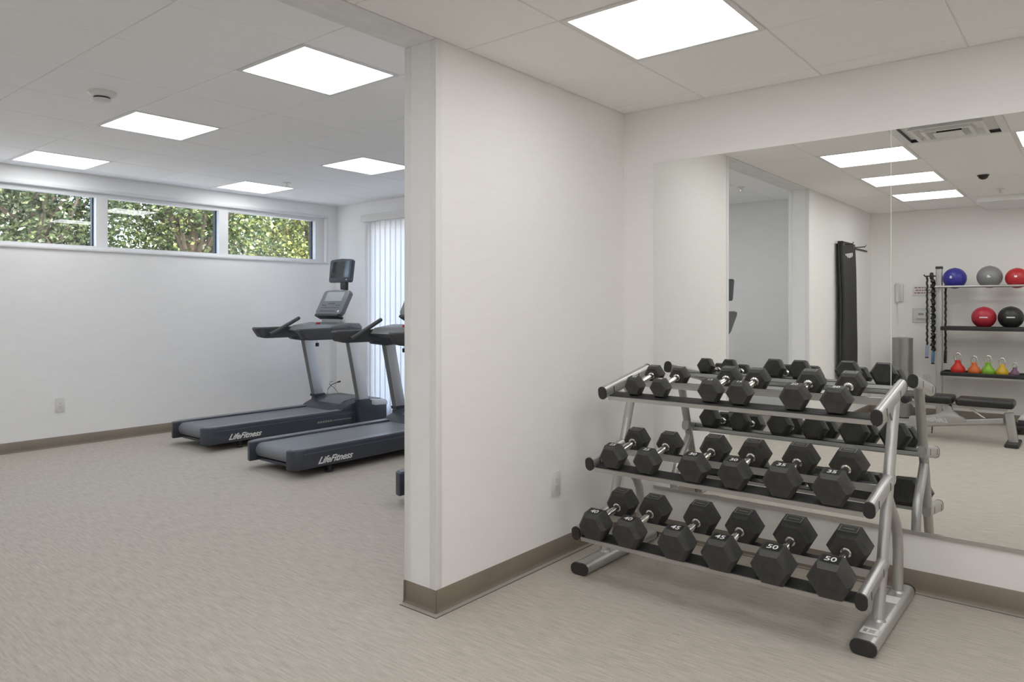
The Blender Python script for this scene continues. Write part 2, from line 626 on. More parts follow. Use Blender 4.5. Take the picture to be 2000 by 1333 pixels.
# air vent (square louvred diffuser)
t = thing('air_vent', 'square white louvred air vent in the ceiling seen at the top of the mirror', 'air vent', (VENT[0] + TS / 2, VENT[1] + TS / 2, ZN))
h = TS / 2 - .003
f = MB()
for a in ((-h, h, -h, -.26), (-h, h, .26, h), (-h, -.26, -.26, .26), (.26, h, -.26, .26)):
    f.box(a[0], a[1], a[2], a[3], -.002, .012, .001, seg=1)
obj('frame', f, M['plaster'], t)
obj('backing', MB().box(-.26, .26, -.26, .26, .0705, .0755), M['slot'], t, smooth=0)
for r0, r1, z0, z1 in ((.205, .150, -.012, .062), (.140, .090, -.022, .062)):
    rings = [[(sx * r, sy * r, z) for sx, sy in ((1, 1), (-1, 1), (-1, -1), (1, -1))] for r, z in ((r0, z0), (r1, z1), (r1 - .003, z1), (r0 - .022, z0))]
    obj('louvre', MB().loft(rings + [rings[0]], cap=False), M['plaster'], t, smooth=0)
obj('centre_plate', MB().box(-.080, .080, -.080, .080, -.028, -.024, .001), M['plaster'], t)
obj('side_wall', MB().box(-.262, -.259, -.26, .26, .0, .07).box(.259, .262, -.26, .26, .0, .07).box(-.259, .259, -.262, -.259, .0, .07).box(-.259, .259, .259, .262, .0, .07), M['slot'], t, smooth=0)  # walls and backing coloured dark for the shade inside the vent
obj('hanger', MB().box(-.008, .008, -.07, .07, -.0235, .070), M['slot'], t, smooth=0)

# detectors, sprinklers, dome
t = thing('smoke_detector', 'round white smoke detector on the cardio room ceiling', 'smoke detector', (1.72, 4.49, ZF))
obj('base', MB().lathe([(.075, 0), (.075, -.012), (.066, -.024), (.05, -.032)], 28), M['white_plastic'], t)
obj('chamber', MB().lathe([(.043, -.032), (.043, -.042)], 24), M['slot'], t)
obj('cover', MB().lathe([(.047, -.042), (.047, -.05), (.036, -.056)], 24), M['white_plastic'], t)


def sprinkler(x, y, z, label):
    t = thing('sprinkler', label, 'sprinkler', (x, y, z), group='ceiling sprinklers')
    obj('escutcheon', MB().lathe([(.04, 0), (.036, -.006), (.014, -.008)], 20), M['white_plastic'], t)
    obj('head', MB().lathe([(.010, -.008), (.010, -.035), (.020, -.036), (.020, -.039)], 14), M['chrome'], t)


sprinkler(4.17, 6.35, ZF, 'small white sprinkler head on the cardio room ceiling, over the farthest light panel')
sprinkler(-.97, .735, ZN, 'small sprinkler head on the weights room ceiling, seen in the mirror at right')
sprinkler(.02, 2.90, ZF, 'small sprinkler head by the partition opening, seen in the mirror')
t = thing('ceiling_dome', 'small dark dome on the weights room ceiling, seen in the mirror above the balls', 'ceiling dome', (0, .77, ZN))
obj('base', MB().lathe([(.046, 0), (.045, -.008)], 24), M['slot'], t)
obj('dome', MB().lathe([(.040, -.008), (.035, -.024), (.022, -.036), (.005, -.040)], 24), M['dome'], t)

# ------------------------------------------------------------------ strip windows
panes = [(4.150, 5.290), (2.905, 4.045), (1.660, 2.800), (.50, 1.555)]
for k, (a, b) in enumerate(panes):
    w = bpy.data.objects.new('window_%d' % (k + 1), None)
    COL.objects.link(w)
    w['kind'] = 'structure'
    w.location = ((a + b) / 2, YW + .09, WZ0)
    L, R_ = a - .0525, b + .0525
    if k == 0:
        R_ = WX1
    if k == 3:
        L = WX0
    f = MB()
    y0, y1 = YW + .045, YW + .125
    zb, zt = WZ0 + .034, WZ1 - .042
    f.box(L, a, y0, y1, WZ0, WZ1).box(b, R_, y0, y1, WZ0, WZ1).box(a, b, y0, y1, WZ0, zb).box(a, b, y0, y1, zt, WZ1)
    obj('window_frame', f, M['frame_white'], w, world=True, smooth=0)
    gk = MB()
    gk.box(a, a + .010, y1 - .02, y1 + .025, zb, zt).box(b - .014, b, y1 - .02, y1 + .025, zb, zt)  # dark strips stand in for the shaded outer reveals
    obj('gasket', gk, M['gasket'], w, world=True, smooth=0)
    obj('pane', MB().box(a + .0101, b - .0141, y0 + .06, y0 + .066, zb + .0005, zt - .0005), M['glass'], w, world=True, smooth=0)
f = MB()
c = .028
f.box(WX0 - c, WX1 + c, YW - .010, YW - .0005, WZ1, WZ1 + c, .002).box(WX0 - c, WX1 + c, YW - .016, YW - .0005, WZ0 - .02, WZ0, .002)
f.box(WX1, WX1 + c, YW - .010, YW - .0005, WZ0, WZ1, .002).box(WX0 - c, WX0, YW - .010, YW - .0005, WZ0, WZ1, .002)
struct('trim_4', f, M['frame_white'])

# tall window with vertical blind on the end wall
w = bpy.data.objects.new('window_5', None)
COL.objects.link(w)
w['kind'] = 'structure'
w.location = (XF + .07, (DY0 + DY1) / 2, DZ0)
f = MB()
xa, xb = XF + .035, XF + .105
for y0, y1, z0, z1 in ((DY0, DY0 + .05, DZ0, DZ1), (DY1 - .05, DY1, DZ0, DZ1), (DY0 + .05, DY1 - .05, DZ0, DZ0 + .06), (DY0 + .05, DY1 - .05, DZ1 - .05, DZ1),
                       ((DY0 + DY1) / 2 - .035, (DY0 + DY1) / 2 + .035, DZ0 + .06, DZ1 - .05)):
    f.box(xa, xb, y0, y1, z0, z1)
obj('window_frame', f, M['frame_white'], w, world=True, smooth=0)
ym = (DY0 + DY1) / 2
for y0, y1 in ((DY0 + .051, ym - .036), (ym + .036, DY1 - .051)):
    obj('pane', MB().box(xa + .03, xa + .036, y0, y1, DZ0 + .061, DZ1 - .051), M['glass'], w, world=True, smooth=0)

t = thing('vertical_blind', 'sheer white vertical blind glowing over the tall window behind the treadmills', 'blind', (XF - .05, 5.72, 2.30))
obj('headrail', MB().box(XF - .085, XF - .002, 4.60, 6.835, 2.300, 2.385, .006), M['white_plastic'], t, world=True)
sw, n = .108, 24
for k in range(n):
    yc = 4.67 + .090 * k
    rings = []
    for z in (.055, 2.2995):
        ring = []
        for q in range(7):
            a = (q / 6 - .5)
            ring.append((XF - .045 + .006 * math.cos(a * PI) + a * .012, yc + a * sw, z))
        for q in range(6, -1, -1):
            a = (q / 6 - .5)
            ring.append((XF - .0455 + .006 * math.cos(a * PI) + a * .012 - .0012, yc + a * sw, z))
        rings.append(ring)
    obj('slat', MB().loft(rings), M['blind'], t, world=True)

# ------------------------------------------------------------------ wall mirrors
for k, (y0, y1, lb) in enumerate(((.7455, 1.966, 'tall frameless wall mirror panel behind the dumbbell rack, left of the seam'),
                                  (-.478, .7425, 'tall frameless wall mirror panel to the right of the seam, reflecting the ball rack'),
                                  (-1.70, -.4805, 'tall frameless wall mirror panel farthest right, beyond the picture edge'))):
    t = thing('wall_mirror', lb, 'mirror', (XM - .004, (y0 + y1) / 2, .266), group='mirror panels on the wall')
    obj('glass', MB().box(XM - .0065, XM - .0005, y0, y1, .266, 2.114), [M['mirror']], t, world=True, smooth=0)
    e = MB()
    e.box(XM - .0068, XM - .0004, y0 - .0014, y0, .266, 2.114).box(XM - .0068, XM - .0004, y1, y1 + .0014, .266, 2.114)
    e.box(XM - .0068, XM - .0004, y0 - .001, y1 + .001, 2.114, 2.1155)
    obj('polished_edge', e, M['mirror_edge'], t, world=True, smooth=0)
    obj('bottom_channel', MB().box(XM - .010, XM - .0003, y0, y1, .258, .2659).box(XM - .010, XM - .0069, y0, y1, .2659, .276), M['steel'], t, world=True, smooth=0)


# ------------------------------------------------------------------ outlets
def outlet(label, loc, u, n, hgt=.128, wid=.08):
    """u = direction along the wall, n = out of the wall"""
    t = thing('wall_outlet', label, 'outlet', loc, group='white wall outlets')
    mtx = frame3(u, (0, 0, 1), (0, 0, 0))
    if Vector(u).cross(Vector((0, 0, 1))).dot(Vector(n)) < 0:
        mtx = frame3(-Vector(u), (0, 0, 1), (0, 0, 0))
    obj('cover_plate', MB().box(-wid / 2, wid / 2, -hgt / 2, hgt / 2, .0005, .007, .003, mtx=mtx), M['white_plastic'], t)
    obj('socket_insert', MB().box(-.018, .018, -.036, .036, .007, .0085, .0008, mtx=mtx), M['white_plastic'], t)
    s = MB()
    for z in (-.018, .018):
        for x in (-.006, .006):
            s.box(x - .001, x + .001, z - .001, z + .007, .0085, .0090, mtx=mtx)
        s.box(-.002, .002, z - .010, z - .006, .0085, .0090, mtx=mtx)
    obj('slot', s, M['slot'], t, smooth=0)


outlet('white wall outlet low on the partition, left of the dumbbell rack', (2.998, YP, .385), (1, 0, 0), (0, -1, 0))
outlet('white wall outlet low on the window wall at far left', (2.475, YW, .385), (1, 0, 0), (0, -1, 0))
outlet('white wall outlet low on the back wall seen in the mirror, beside the ball rack', (XB, 1.565, .43), (0, 1, 0), (1, 0, 0))

# ------------------------------------------------------------------ dumbbell rack
RY0, RY1 = .676, 1.940          # the two side frames
TILT = math.radians(11.5)
CT, ST = math.cos(TILT), math.sin(TILT)
TIERS = {'top': (3.125, .850, .218), 'middle': (2.995, .512, .210), 'bottom': (2.877, .200, .207)}   # front-face point, rear rail offset
rack = thing('dumbbell_rack', 'silver three-tier dumbbell rack with black end caps in front of the mirror', 'dumbbell rack', (3.24, 1.308, 0))


def on_post(z):
    return 3.1147 + .352 * (z - .055)


ARMS = [((3.098, .860), (3.555, .944)), ((2.980, .521), (3.335, .578)), ((2.862, .209), (3.215, .258))]
for Y in (RY0, RY1):
    obj('foot', MB().tube([(2.893, Y, .0285), (3.588, Y, .0285)], 0, flat=(.092, .055, .026)), M['silver'], rack, world=True)
    for x0, x1 in ((2.880, 2.8925), (3.5885, 3.602)):
        obj('end_cap', MB().tube([(x0, Y, .0285), (x1, Y, .0285)], 0, flat=(.094, .057, .027)), M['cap'], rack, world=True)
    obj('front_post', MB().tube([(on_post(.050), Y, .050), (on_post(.90), Y, .90)], .0225, n=16)
        .lathe([(.030, .0), (.0235, .010)], 16, mtx=Matrix.Translation((on_post(.056), Y, .054))), M['silver'], rack, world=True)
    path = [(3.478, .050), (3.480, .15), (3.482, .24), (3.470, .305), (3.438, .358), (3.39, .405), (3.335, .452), (3.283, .505)]
    obj('rear_post', MB().tube([(x, Y, z) for x, z in path], .0215, n=16)
        .lathe([(.030, .0), (.0225, .010)], 16, mtx=Matrix.Translation((3.478, Y, .054))), M['silver'], rack, world=True)
    for (xa, za), (xb, zb) in ARMS:
        a = MB().tube([(xa, Y, za), (xb, Y, zb)], 0, flat=(.042, .063, .0205))
        d = Vector((xb - xa, 0, zb - za)).normalized()
        nrm = Vector((-d.z, 0, d.x))
        for s in (.16, .72):
            p = Vector((xa, Y, za)).lerp(Vector((xb, Y, zb)), s)
            mt = Matrix((d, Vector((0, 1, 0)), nrm)).transposed().to_4x4()
            mt.translation = p
            for sy in (-1, 1):
                a.box(-.004, .004, sy * .0214 - .0006, sy * .0214 + .0006, -.016, .016, .0004, mi=1, seg=1, mtx=mt)
        obj('shelf_arm', a, [M['silver'], M['slot']], rack, world=True)
        q = Vector((xa, Y, za)) - d * .010
        obj('end_cap', MB().tube([q, Vector((xa, Y, za)) - d * .0005], 0, flat=(.044, .066, .0215)), M['cap'], rack, world=True)
        if xb > 3.5:
            q = Vector((xb, Y, zb)) + d * .010
            obj('end_cap', MB().tube([Vector((xb, Y, zb)) + d * .0005, q], 0, flat=(.044, .066, .0215)), M['cap'], rack, world=True)
        if xb > 3.5:
            g = MB().prism([(on_post(.80) + .004, .795), (on_post(.80) + .004, za + .028), (on_post(.80) - .075, za + .008)], 'y', Y - .004, Y + .004)
            obj('gusset', g, M['silver'], rack, world=True)
for nm, (X0, Z0, ro) in TIERS.items():
    mt = Matrix(((CT, 0, -ST, X0), (0, 1, 0, 0), (ST, 0, CT, Z0), (0, 0, 0, 1)))
    ya, yb = RY0 + .0215, RY1 - .0215
    obj('front_rail', MB().prism([(-.014, -.024), (-.011, -.024), (-.011, -.0085), (.062, -.0085), (.062, -.022), (.065, -.022), (.065, -.0045), (-.014, -.0045)],
                                 'y', ya, yb, mtx=mt), M['silver'], rack, world=True, smooth=20)
    obj('rail_liner', MB().box(-.009, .062, ya + .004, yb - .004, -.0045, -.0004, .0012, mtx=mt), M['pad'], rack, world=True)
    obj('rear_rail', MB().prism([(ro, -.018), (ro + .0035, -.018), (ro + .0035, -.0085), (ro + .062, -.0085), (ro + .062, -.022), (ro + .065, -.022), (ro + .065, -.0045), (ro + .0035, -.0045), (ro + .0035, .016), (ro, .016)],
                                'y', ya, yb, mtx=mt), M['silver'], rack, world=True, smooth=20)
    obj('rail_liner', MB().box(ro + .006, ro + .061, ya + .004, yb - .004, -.0045, -.0004, .0012, mtx=mt), M['pad'], rack, world=True)
    bm2 = MB()
    for Y, s in ((RY0, 1), (RY1, -1)):
        for x in (.02, ro + .02):
            bm2.box(x - .014, x + .014, Y + s * .0213 - (.02 if s < 0 else 0), Y + s * .0213 + (.02 if s > 0 else 0), -.026, -.0088, .001, mtx=mt)
    obj('rail_bracket', bm2, M['silver'], rack, world=True)
mtl = frame3((0, -1, 0), (1, 0, 0), (2.985, RY0, .0562))
lb = obj('warning_label', MB().box(-.031, .031, -.030, .034, 0, .0006, mtx=mtl), M['label'], rack, world=True, smooth=0)
ik = MB()
for y in (-.012, -.004, .004, .012):
    ik.box(-.022, -.010, y - .002, y + .002, .0006, .0009, mtx=mtl).box(-.004, .018, y - .0014, y + .0014, .0006, .0009, mtx=mtl)
obj('fine_print', ik, M['ink'], lb, world=True, smooth=0)
mtl = frame3((0, -1, 0), (1, 0, 0), (3.37, RY0, .0562))
obj('warning_label', MB().box(-.030, .026, -.045, .035, 0, .0006, mtx=mtl), M['label'], rack, world=True, smooth=0)


# ------------------------------------------------------------------ hex dumbbells
def dumbbell(num, W, d, L):
    R = W / 2
    H = W * .866
    t = thing('hex_dumbbell', '', 'dumbbell')
    for s in (0, 1):
        rings = [(0, .80), (.19, .985), (.22, 1.0), (.78, 1.0), (.81, .985), (1.0, .80)]
        rr = [hexring((q * d) if s == 0 else (L - q * d), R * k, 0, H / 2) for q, k in rings]
        hd = obj('head', MB().loft(rr), M['rubber'], t, smooth=20)
    n = 14
    x0, x1 = d - .002, L - d + .002
    prof = [(x0, .021), (x0 + .010, .021), (x0 + .013, .0155), (x0 + .02, .0135), ((x0 + x1) / 2, .0175), (x1 - .02, .0135), (x1 - .013, .0155), (x1 - .010, .021), (x1, .021)]
    sc = min(1.0, R / .06)
    rings = [[(x, r * sc * math.cos(2 * PI * k / n), H / 2 + r * sc * math.sin(2 * PI * k / n)) for k in range(n)] for x, r in prof]
    obj('handle', MB().loft(rings), M['chrome'], t)
    a, b = .25 * d, .74 * d
    w = R * .41
    pl = obj('number_panel', MB().box(a, b, -w, w, H - .0004, H + .0005, 0), M['plate'], t, smooth=0)
    me = text_mesh(num, (b - a) * .80, .0003, bold=.0004)
    me.transform(frame3((0, -1, 0), (1, 0, 0), ((a + b) / 2, 0, H + .0007)))
    obj('numerals', me, M['digits'], pl)
    a, b = L - .72 * d, L - .28 * d
    fr = MB()
    e = .0025
    for q in ((a, a + e, -w, w), (b - e, b, -w, w), (a + e, b - e, -w, -w + e), (a + e, b - e, w - e, w)):
        fr.box(q[0], q[1], q[2], q[3], H - .0003, H + .0005)
    fr.box((a + b) / 2 - .0022, (a + b) / 2 + .0022, -w * .62, w * .62, H - .0003, H + .0005)
    obj('brand_panel', fr, M['mark'], t, smooth=0)
    return t


PLACES = {
    'top': [(1.790, 1.648, '10', .103, .062), (1.388, 1.250, '15', .119, .072), (1.006, .838, '20', .127, .078)],
    'middle': [(1.820, 1.637, '25', .130, .084), (1.402, 1.214, '30', .143, .090), (1.010, .813, '35', .153, .096)],
    'bottom': [(1.838, 1.657, '40', .151, .103), (1.420, 1.218, '45', .160, .108), (1.000, .782, '50', .168, .114)]}
GRIP = .150      # clear handle length, the same on every dumbbell
WORDS = {0: 'leftmost dumbbell on the %s tier, beside the left end arm', 1: 'second dumbbell from the left on the %s tier',
         2: 'third dumbbell from the left on the %s tier', 3: 'third dumbbell from the right on the %s tier',
         4: 'second dumbbell from the right on the %s tier', 5: 'rightmost dumbbell on the %s tier, beside the right end arm'}
KIND = {'top': 'small black hex', 'middle': 'medium black hex', 'bottom': 'large black hex'}
for tier, prs in PLACES.items():
    X0, Z0, ro = TIERS[tier]
    for i, (ya, yb, num, W, d) in enumerate(prs):
        t = dumbbell(num, W, d, GRIP + 2 * d)
        over = d + GRIP - (ro + .005)
        for j, y in enumerate((ya, yb)):
            q = t if j == 0 else dup(t, (0, 0, 0))
            q.location = (X0 - over * CT, y, Z0 - over * ST)
            q.rotation_euler = (0, -TILT, 0)
            q['label'] = KIND[tier] + ' dumbbell, ' + (WORDS[2 * i + j] % tier).replace('dumbbell ', '')
            q['group'] = 'hex dumbbells on the %s tier of the rack' % tier


# ------------------------------------------------------------------ treadmills (local x forward, origin at the rear on the floor)
def treadmill():
    t = thing('treadmill', '', 'treadmill', group='treadmills in a row facing the end wall')
    # moulded side rails with rounded rear corners
    for s in (-1, 1):
        o, i = s * .345, s * .252
        c = []
        for k in range(7):
            a = PI / 2 * k / 6
            c.append((.085 - .085 * math.sin(a), o - s * (.085 - .085 * math.cos(a))))
        pts = [(1.72, o)] + c + [(.0, i), (1.72, i)]
        r = MB().prism(pts, 'z', .064, .216, bevel=.010)
        rl = obj('side_rail', r, M['tm_body'], t, smooth=45)
        tp = [(1.60, o - s * .006), (.10, o - s * .006), (.035, o - s * .040), (.018, i + s * .010), (.30, i + s * .004), (1.60, i + s * .004)]
        obj('foot_strip', MB().prism(tp, 'z', .2155, .2195, bevel=.0015, seg=1), M['tm_rail'], rl)
        obj('seam_line', MB().box(.09, 1.70, min(o, o + s * .0006), max(o, o + s * .0006), .178, .181), M['tm_rail'], rl, smooth=0)
        for x in (.36, 1.50):
            obj('foot', MB().lathe([(.030, .0), (.034, .004), (.034, .020), (.018, .022), (.018, .075)], 16, mtx=Matrix.Translation((x, s * .29, 0))), M['cap'], t)
    # belt wrapped round the rear roller
    pts = [(1.55, .203), (.105, .203)]
    for k in range(1, 8):
        a = PI * k / 8
        pts.append((.105 - .056 * math.sin(a), .147 + .056 * math.cos(a)))
    pts += [(.105, .091), (1.55, .091)]
    obj('belt', MB().prism(pts, 'y', -.249, .249), M['tm_belt'], t)
    obj('rear_crossbar', MB().box(.085, .125, -.250, .250, .062, .086, .004).box(.16, .20, -.25, .25, .05, .075, .003), M['tm_body'], t)
    obj('belt_label', MB().box(1.16, 1.42, .18, .20, .2031, .2036), M['mark'], t, smooth=0)
    # motor hood, wide front box
    pts = [(1.44, .204), (1.50, .240), (1.58, .272), (1.68, .295), (1.80, .302), (1.97, .300), (2.02, .285), (2.035, .25), (2.035, .07), (2.01, .05), (1.63, .05), (1.63, .204)]
    hood = obj('motor_hood', MB().prism(pts, 'y', -.352, .352, bevel=.012), M['tm_body'], t, smooth=40)
    obj('hood_ridge', MB().prism([(1.50, .235), (1.58, .2745), (1.70, .302), (1.80, .309), (1.70, .299), (1.58, .270)], 'y', -.20, .20, bevel=.003), M['tm_rail'], hood)
    for s in (-1, 1):
        a, b = sorted((s * .345, s * .432))
        sp = [(1.655, .06), (1.635, .26), (1.645, .300), (1.80, .300), (1.985, .285), (2.0, .25), (2.0, .085), (1.97, .06)]
        sb = obj('side_cover', MB().prism(sp, 'y', a, b, bevel=.012), M['tm_body'], t, smooth=40)
        cp = [(1.79, .255), (1.79, .3035), (1.985, .290), (2.006, .262), (2.005, .232), (1.835, .240)]
        obj('corner_cover', MB().prism(cp, 'y', a - .003, b + .003, bevel=.004), M['tm_silver'], sb, smooth=40)
        # leaning upright
        up = [(1.640, .285), (1.762, .285), (1.612, .960), (1.492, .960)]
        obj('upright_trim', MB().prism([(1.6315, .318), (1.6345, .318), (1.499, .935), (1.496, .935)], 'y', min(s * .366, s * .422), max(s * .366, s * .422)), M['tm_panel'], t, smooth=0)
        u = obj('upright', MB().prism(up, 'y', min(s * .362, s * .426), max(s * .362, s * .426), bevel=.006), M['tm_silver'], t, smooth=40)
        obj('upright_collar', MB().prism([(1.628, .288), (1.775, .288), (1.768, .318), (1.622, .318)], 'y', min(s * .355, s * .434), max(s * .355, s * .434), bevel=.004), M['tm_body'], u)
        # arm with a rounded tip
        ap = [(.920, 1.035), (.905, 1.060), (.915, 1.076), (1.36, 1.078), (1.45, 1.082), (1.53, 1.050), (1.53, .970), (1.40, .960), (1.03, .960), (.965, .975)]
        obj('arm', MB().prism(ap, 'y', min(s * .345, s * .432), max(s * .345, s * .432), bevel=.014, seg=3), M['tm_arm'], t, smooth=45)
        ap = [(1.33, .960), (1.36, .938), (1.50, .918), (1.66, .924), (1.70, .98), (1.66, 1.07), (1.54, 1.088), (1.50, .98)]
        obj('arm_bracket', MB().prism(ap, 'y', min(s * .350, s * .430), max(s * .350, s * .430), bevel=.010), M['tm_body'], t, smooth=45)
    # tray between the arms
    tp = [(1.28, 1.040), (1.34, 1.092), (1.56, 1.122), (1.70, 1.118), (1.74, 1.07), (1.68, 1.02), (1.40, 1.00)]
    tray = obj('tray', MB().prism(tp, 'y', -.347, .347, bevel=.012), M['tm_panel'], t, smooth=45)
    obj('stop_button', MB().lathe([(.022, 1.098), (.022, 1.128), (.016, 1.132)], 16, mtx=Matrix.Translation((1.44, .03, -.008))), mat('red stop button', (.45, .03, .03), .4), tray)
    obj('grip_bar', MB().tube([(1.05, .325, 1.000), (1.12, .325, 1.026), (1.28, .325, 1.105), (1.40, .325, 1.165)], [.019, .020, .020, .019], n=14)
        .ball((1.402, .325, 1.166), .019, 14), M['tm_arm'], t)
    # console
    mt = frame3((0, -1, 0), Vector((.135, 0, .255)), (1.538, 0, 1.214))
    con = obj('console', MB().prism([(-.205, .0), (.205, .0), (.228, .03), (.226, .262), (.20, .288), (.08, .297), (-.08, .297), (-.20, .288), (-.226, .262), (-.228, .03)],
                                    'z', -.055, .0, bevel=.010, mtx=mt), M['tm_panel'], t, smooth=40)
    obj('display', MB().box(-.150, .150, .155, .268, .0002, .002, .0005, mtx=mt), M['lcd'], con, smooth=0)
    kp = MB()
    for y, xs in ((.125, (-.04, 0, .04)), (.105, (-.14, -.10, .10, .14))):
        for x in xs:
            kp.box(x - .014, x + .014, y - .006, y + .006, .0002, .0016, .0005, mtx=mt, seg=1)
    obj('keypad', kp, M['tm_arm'], con)
    obj('label_strip', MB().box(-.16, .16, .072, .079, .0002, .0008, mtx=mt).box(-.15, .10, .030, .040, .0002, .0010, mtx=mt), M['tm_body'], con, smooth=0)
    obj('indicator', MB().box(.155, .180, .022, .045, .0002, .0018, mtx=mt), M['white'], con, smooth=0)
    obj('handle_lip', MB().tube([(-.07, .297, -.02), (0, .305, -.02), (.07, .297, -.02)], .007, n=8, mtx=mt), M['white_plastic'], con)
    obj('reading_rack', MB().box(-.20, .20, -.030, -.002, -.075, .012, .006, mtx=mt), M['cap'], con)
    nk = MB().tube([(1.60, .10, 1.105), (1.60, .10, 1.22)], .016, n=10).tube([(1.60, -.10, 1.105), (1.60, -.10, 1.22)], .016, n=10)
    nk.box(1.58, 1.66, -.16, .16, 1.11, 1.225, .01)
    obj('console_neck', nk, M['tm_silver'], t)
    # screen on its stem
    mt = frame3((0, -1, 0), Vector((.03, 0, .25)), (1.690, 0, 1.558))
    dp = obj('screen_housing', MB().prism([(-.168, .0), (.168, .0), (.186, .018), (.190, .235), (.165, .252), (0, .262), (-.165, .252), (-.190, .235), (-.186, .018)],
                                          'z', -.05, .0, bevel=.010, mtx=mt), M['tm_body'], t, smooth=40)
    obj('screen', MB().box(-.160, .160, .050, .228, .0002, .0015, .0004, mtx=mt, seg=1), M['screen'], dp, smooth=0)
    obj('badge', MB().box(.115, .135, .022, .032, .0002, .0012, mtx=mt), M['white'], dp, smooth=0)
    obj('screen_stem', MB().box(1.70, 1.74, -.105, -.010, 1.47, 1.575, .006), M['cap'], t)
    # safety clip on a cord
    sc = obj('safety_cord', MB().tube([(1.42, .02, 1.000), (1.42, .02, .96), (1.425, .02, .91)], .0022, n=6), M['mark'], t)
    obj('clip', MB().box(1.405, 1.445, .012, .028, .868, .908, .006), M['cap'], sc)
    # lettering on the outer side of both rails
    me = text_mesh('LifeFitness', .076, .0012, shear=.55, bold=.0016)
    for s in (-1, 1):
        m2 = me.copy()
        m2.transform(Matrix.Diagonal((1, .95, 1, 1)))
        m2.transform(frame3((1 if s < 0 else -1, 0, 0), (0, 0, 1), (.375, s * .3455, .112)))
        obj('lettering', m2, M['white'], t)
        pr = MB()
        for k in range(14):
            pr.box(1.17 + k * .030, 1.17 + k * .030 + (.022 if k < 6 else .028), min(s * .3452, s * .3458), max(s * .3452, s * .3458), .118 if k < 6 else .122, .136 if k < 6 else .130)
        obj('side_print', pr, M['mark'], t, smooth=0)
    return t


tm = treadmill()
tm['label'] = 'dark grey treadmill with silver uprights nearest the window wall'
tm.location = (3.165, 6.41, 0)
# loose lead on this treadmill only
ld = obj('screen_lead', MB().tube([(1.80, .36, .300), (1.815, .36, .36), (1.86, .35, .405), (1.93, .34, .425)], .004, n=8)
         .tube([(1.96, .36, .295), (1.90, .36, .36), (1.83, .36, .41), (1.84, .36, .435), (1.88, .36, .435)], .0028, n=8), M['cord'], None)
tm2 = dup(tm, (3.085, 4.96, 0), 'dark grey treadmill in the middle, partly hidden by the partition end')
tm3 = dup(tm, (3.13, 3.245, 0), 'dark grey treadmill nearest the partition, only its rear corner showing')
ld.parent = tm
obj('plug', MB().tube([(1.93, .34, .425), (1.965, .335, .432)], [.008, .010], n=8), M['cord'], ld)

# ------------------------------------------------------------------ far side of the weights room (seen in the mirror)
BX = -1.955
br = thing('ball_rack', 'tall silver rack with black trays holding exercise balls and kettlebells, in the mirror', 'storage rack', (BX, .76, 0))
for y in (1.392, .13):
    obj('upright', MB().tube([(BX, y, .03), (BX, y, 1.715)], 0, flat=(.062, .062, .012)), M['silver'], br, world=True)
    obj('top_cap', MB().box(BX - .034, BX + .034, y - .034, y + .034, 1.7155, 1.745, .006), M['cap'], br, world=True)
    obj('base_foot', MB().tube([(BX - .24, y, .03), (BX + .30, y, .03)], 0, flat=(.062, .058, .012)), M['silver'], br, world=True)
    for s in (-1, 1):
        obj('ball_rail_bracket', MB().tube([(BX, y, 1.500), (BX + s * .085, y, 1.512)], .011, n=10), M['silver'], br, world=True)
for s in (-1, 1):
    obj('ball_rail', MB().tube([(BX + s * .088, .10, 1.514), (BX + s * .088, 1.42, 1.514)], .012, n=12), M['silver'], br, world=True)
for z in (1.062, .562):
    tr_ = MB().box(BX - .17, BX + .17, .165, 1.357, z - .012, z - .006, .002)
    for x0, x1, y0, y1 in ((BX - .17, BX - .164, .165, 1.357), (BX + .164, BX + .17, .165, 1.357), (BX - .164, BX + .164, .165, .171), (BX - .164, BX + .164, 1.351, 1.357)):
        tr_.box(x0, x1, y0, y1, z - .032, z + .010, .002)
    obj('tray', tr_, M['cap'], br, world=True)
    for y in (.35, .78, 1.22):
        obj('tray_bolt', MB().tube([(BX + .10, y, z - .030), (BX + .10, y, z - .0125)], .008, n=8), M['chrome'], br, world=True)
HOOKZ = 1.638
hk = MB().tube([(BX, 1.424, HOOKZ), (BX, 1.535, HOOKZ), (BX, 1.545, HOOKZ + .02)], .008, n=10)
hk.lathe([(.038, 0), (.044, .012), (.038, .030)], 20, mtx=Matrix.Translation((BX, 1.452, HOOKZ)) @ Matrix.Rotation(-PI / 2, 4, 'X'))
obj('hook', hk, M['cap'], br, world=True)
obj('band_hook', MB().tube([(BX - .028, 1.380, 1.60), (BX - .10, 1.345, 1.60), (BX - .108, 1.341, 1.615)], .006, n=8), M['cap'], br, world=True)


def ball(color, r, y, z, label, mk, logo):
    t = thing('exercise_ball', label, 'exercise ball', (BX, y, z), group='exercise balls on the rack')
    rb = mat('ball rubber ' + mk, color, .38, spec=.5, bump=(180, .08, .001))
    s = MB().ball((0, 0, 0), r, 36)
    # moulded seam ring and valve
    obj('shell', s, rb, t)
    obj('valve', MB().lathe([(.008, r - .002), (.007, r + .0015), (.003, r + .002)], 12), M['cap'], t)
    lg = MB()
    for y0, y1, z0, z1 in logo:
        ring = []
        nseg = 6
        top, bot = [], []
        for k in range(nseg + 1):
            yy = y0 + (y1 - y0) * k / nseg
            for lst, zz in ((top, z1), (bot, z0)):
                v = Vector((math.sqrt(max(r * r - yy * yy - zz * zz, 1e-6)), yy, zz)) * 1.003
                lst.append(v)
        b2 = bmesh.new()
        tv = [b2.verts.new(v) for v in top]
        bv = [b2.verts.new(v) for v in bot]
        for k in range(nseg):
            b2.faces.new([bv[k], bv[k + 1], tv[k + 1], tv[k]])
        lg._add(b2)
    obj('logo', lg, M['white'], t)
    return t


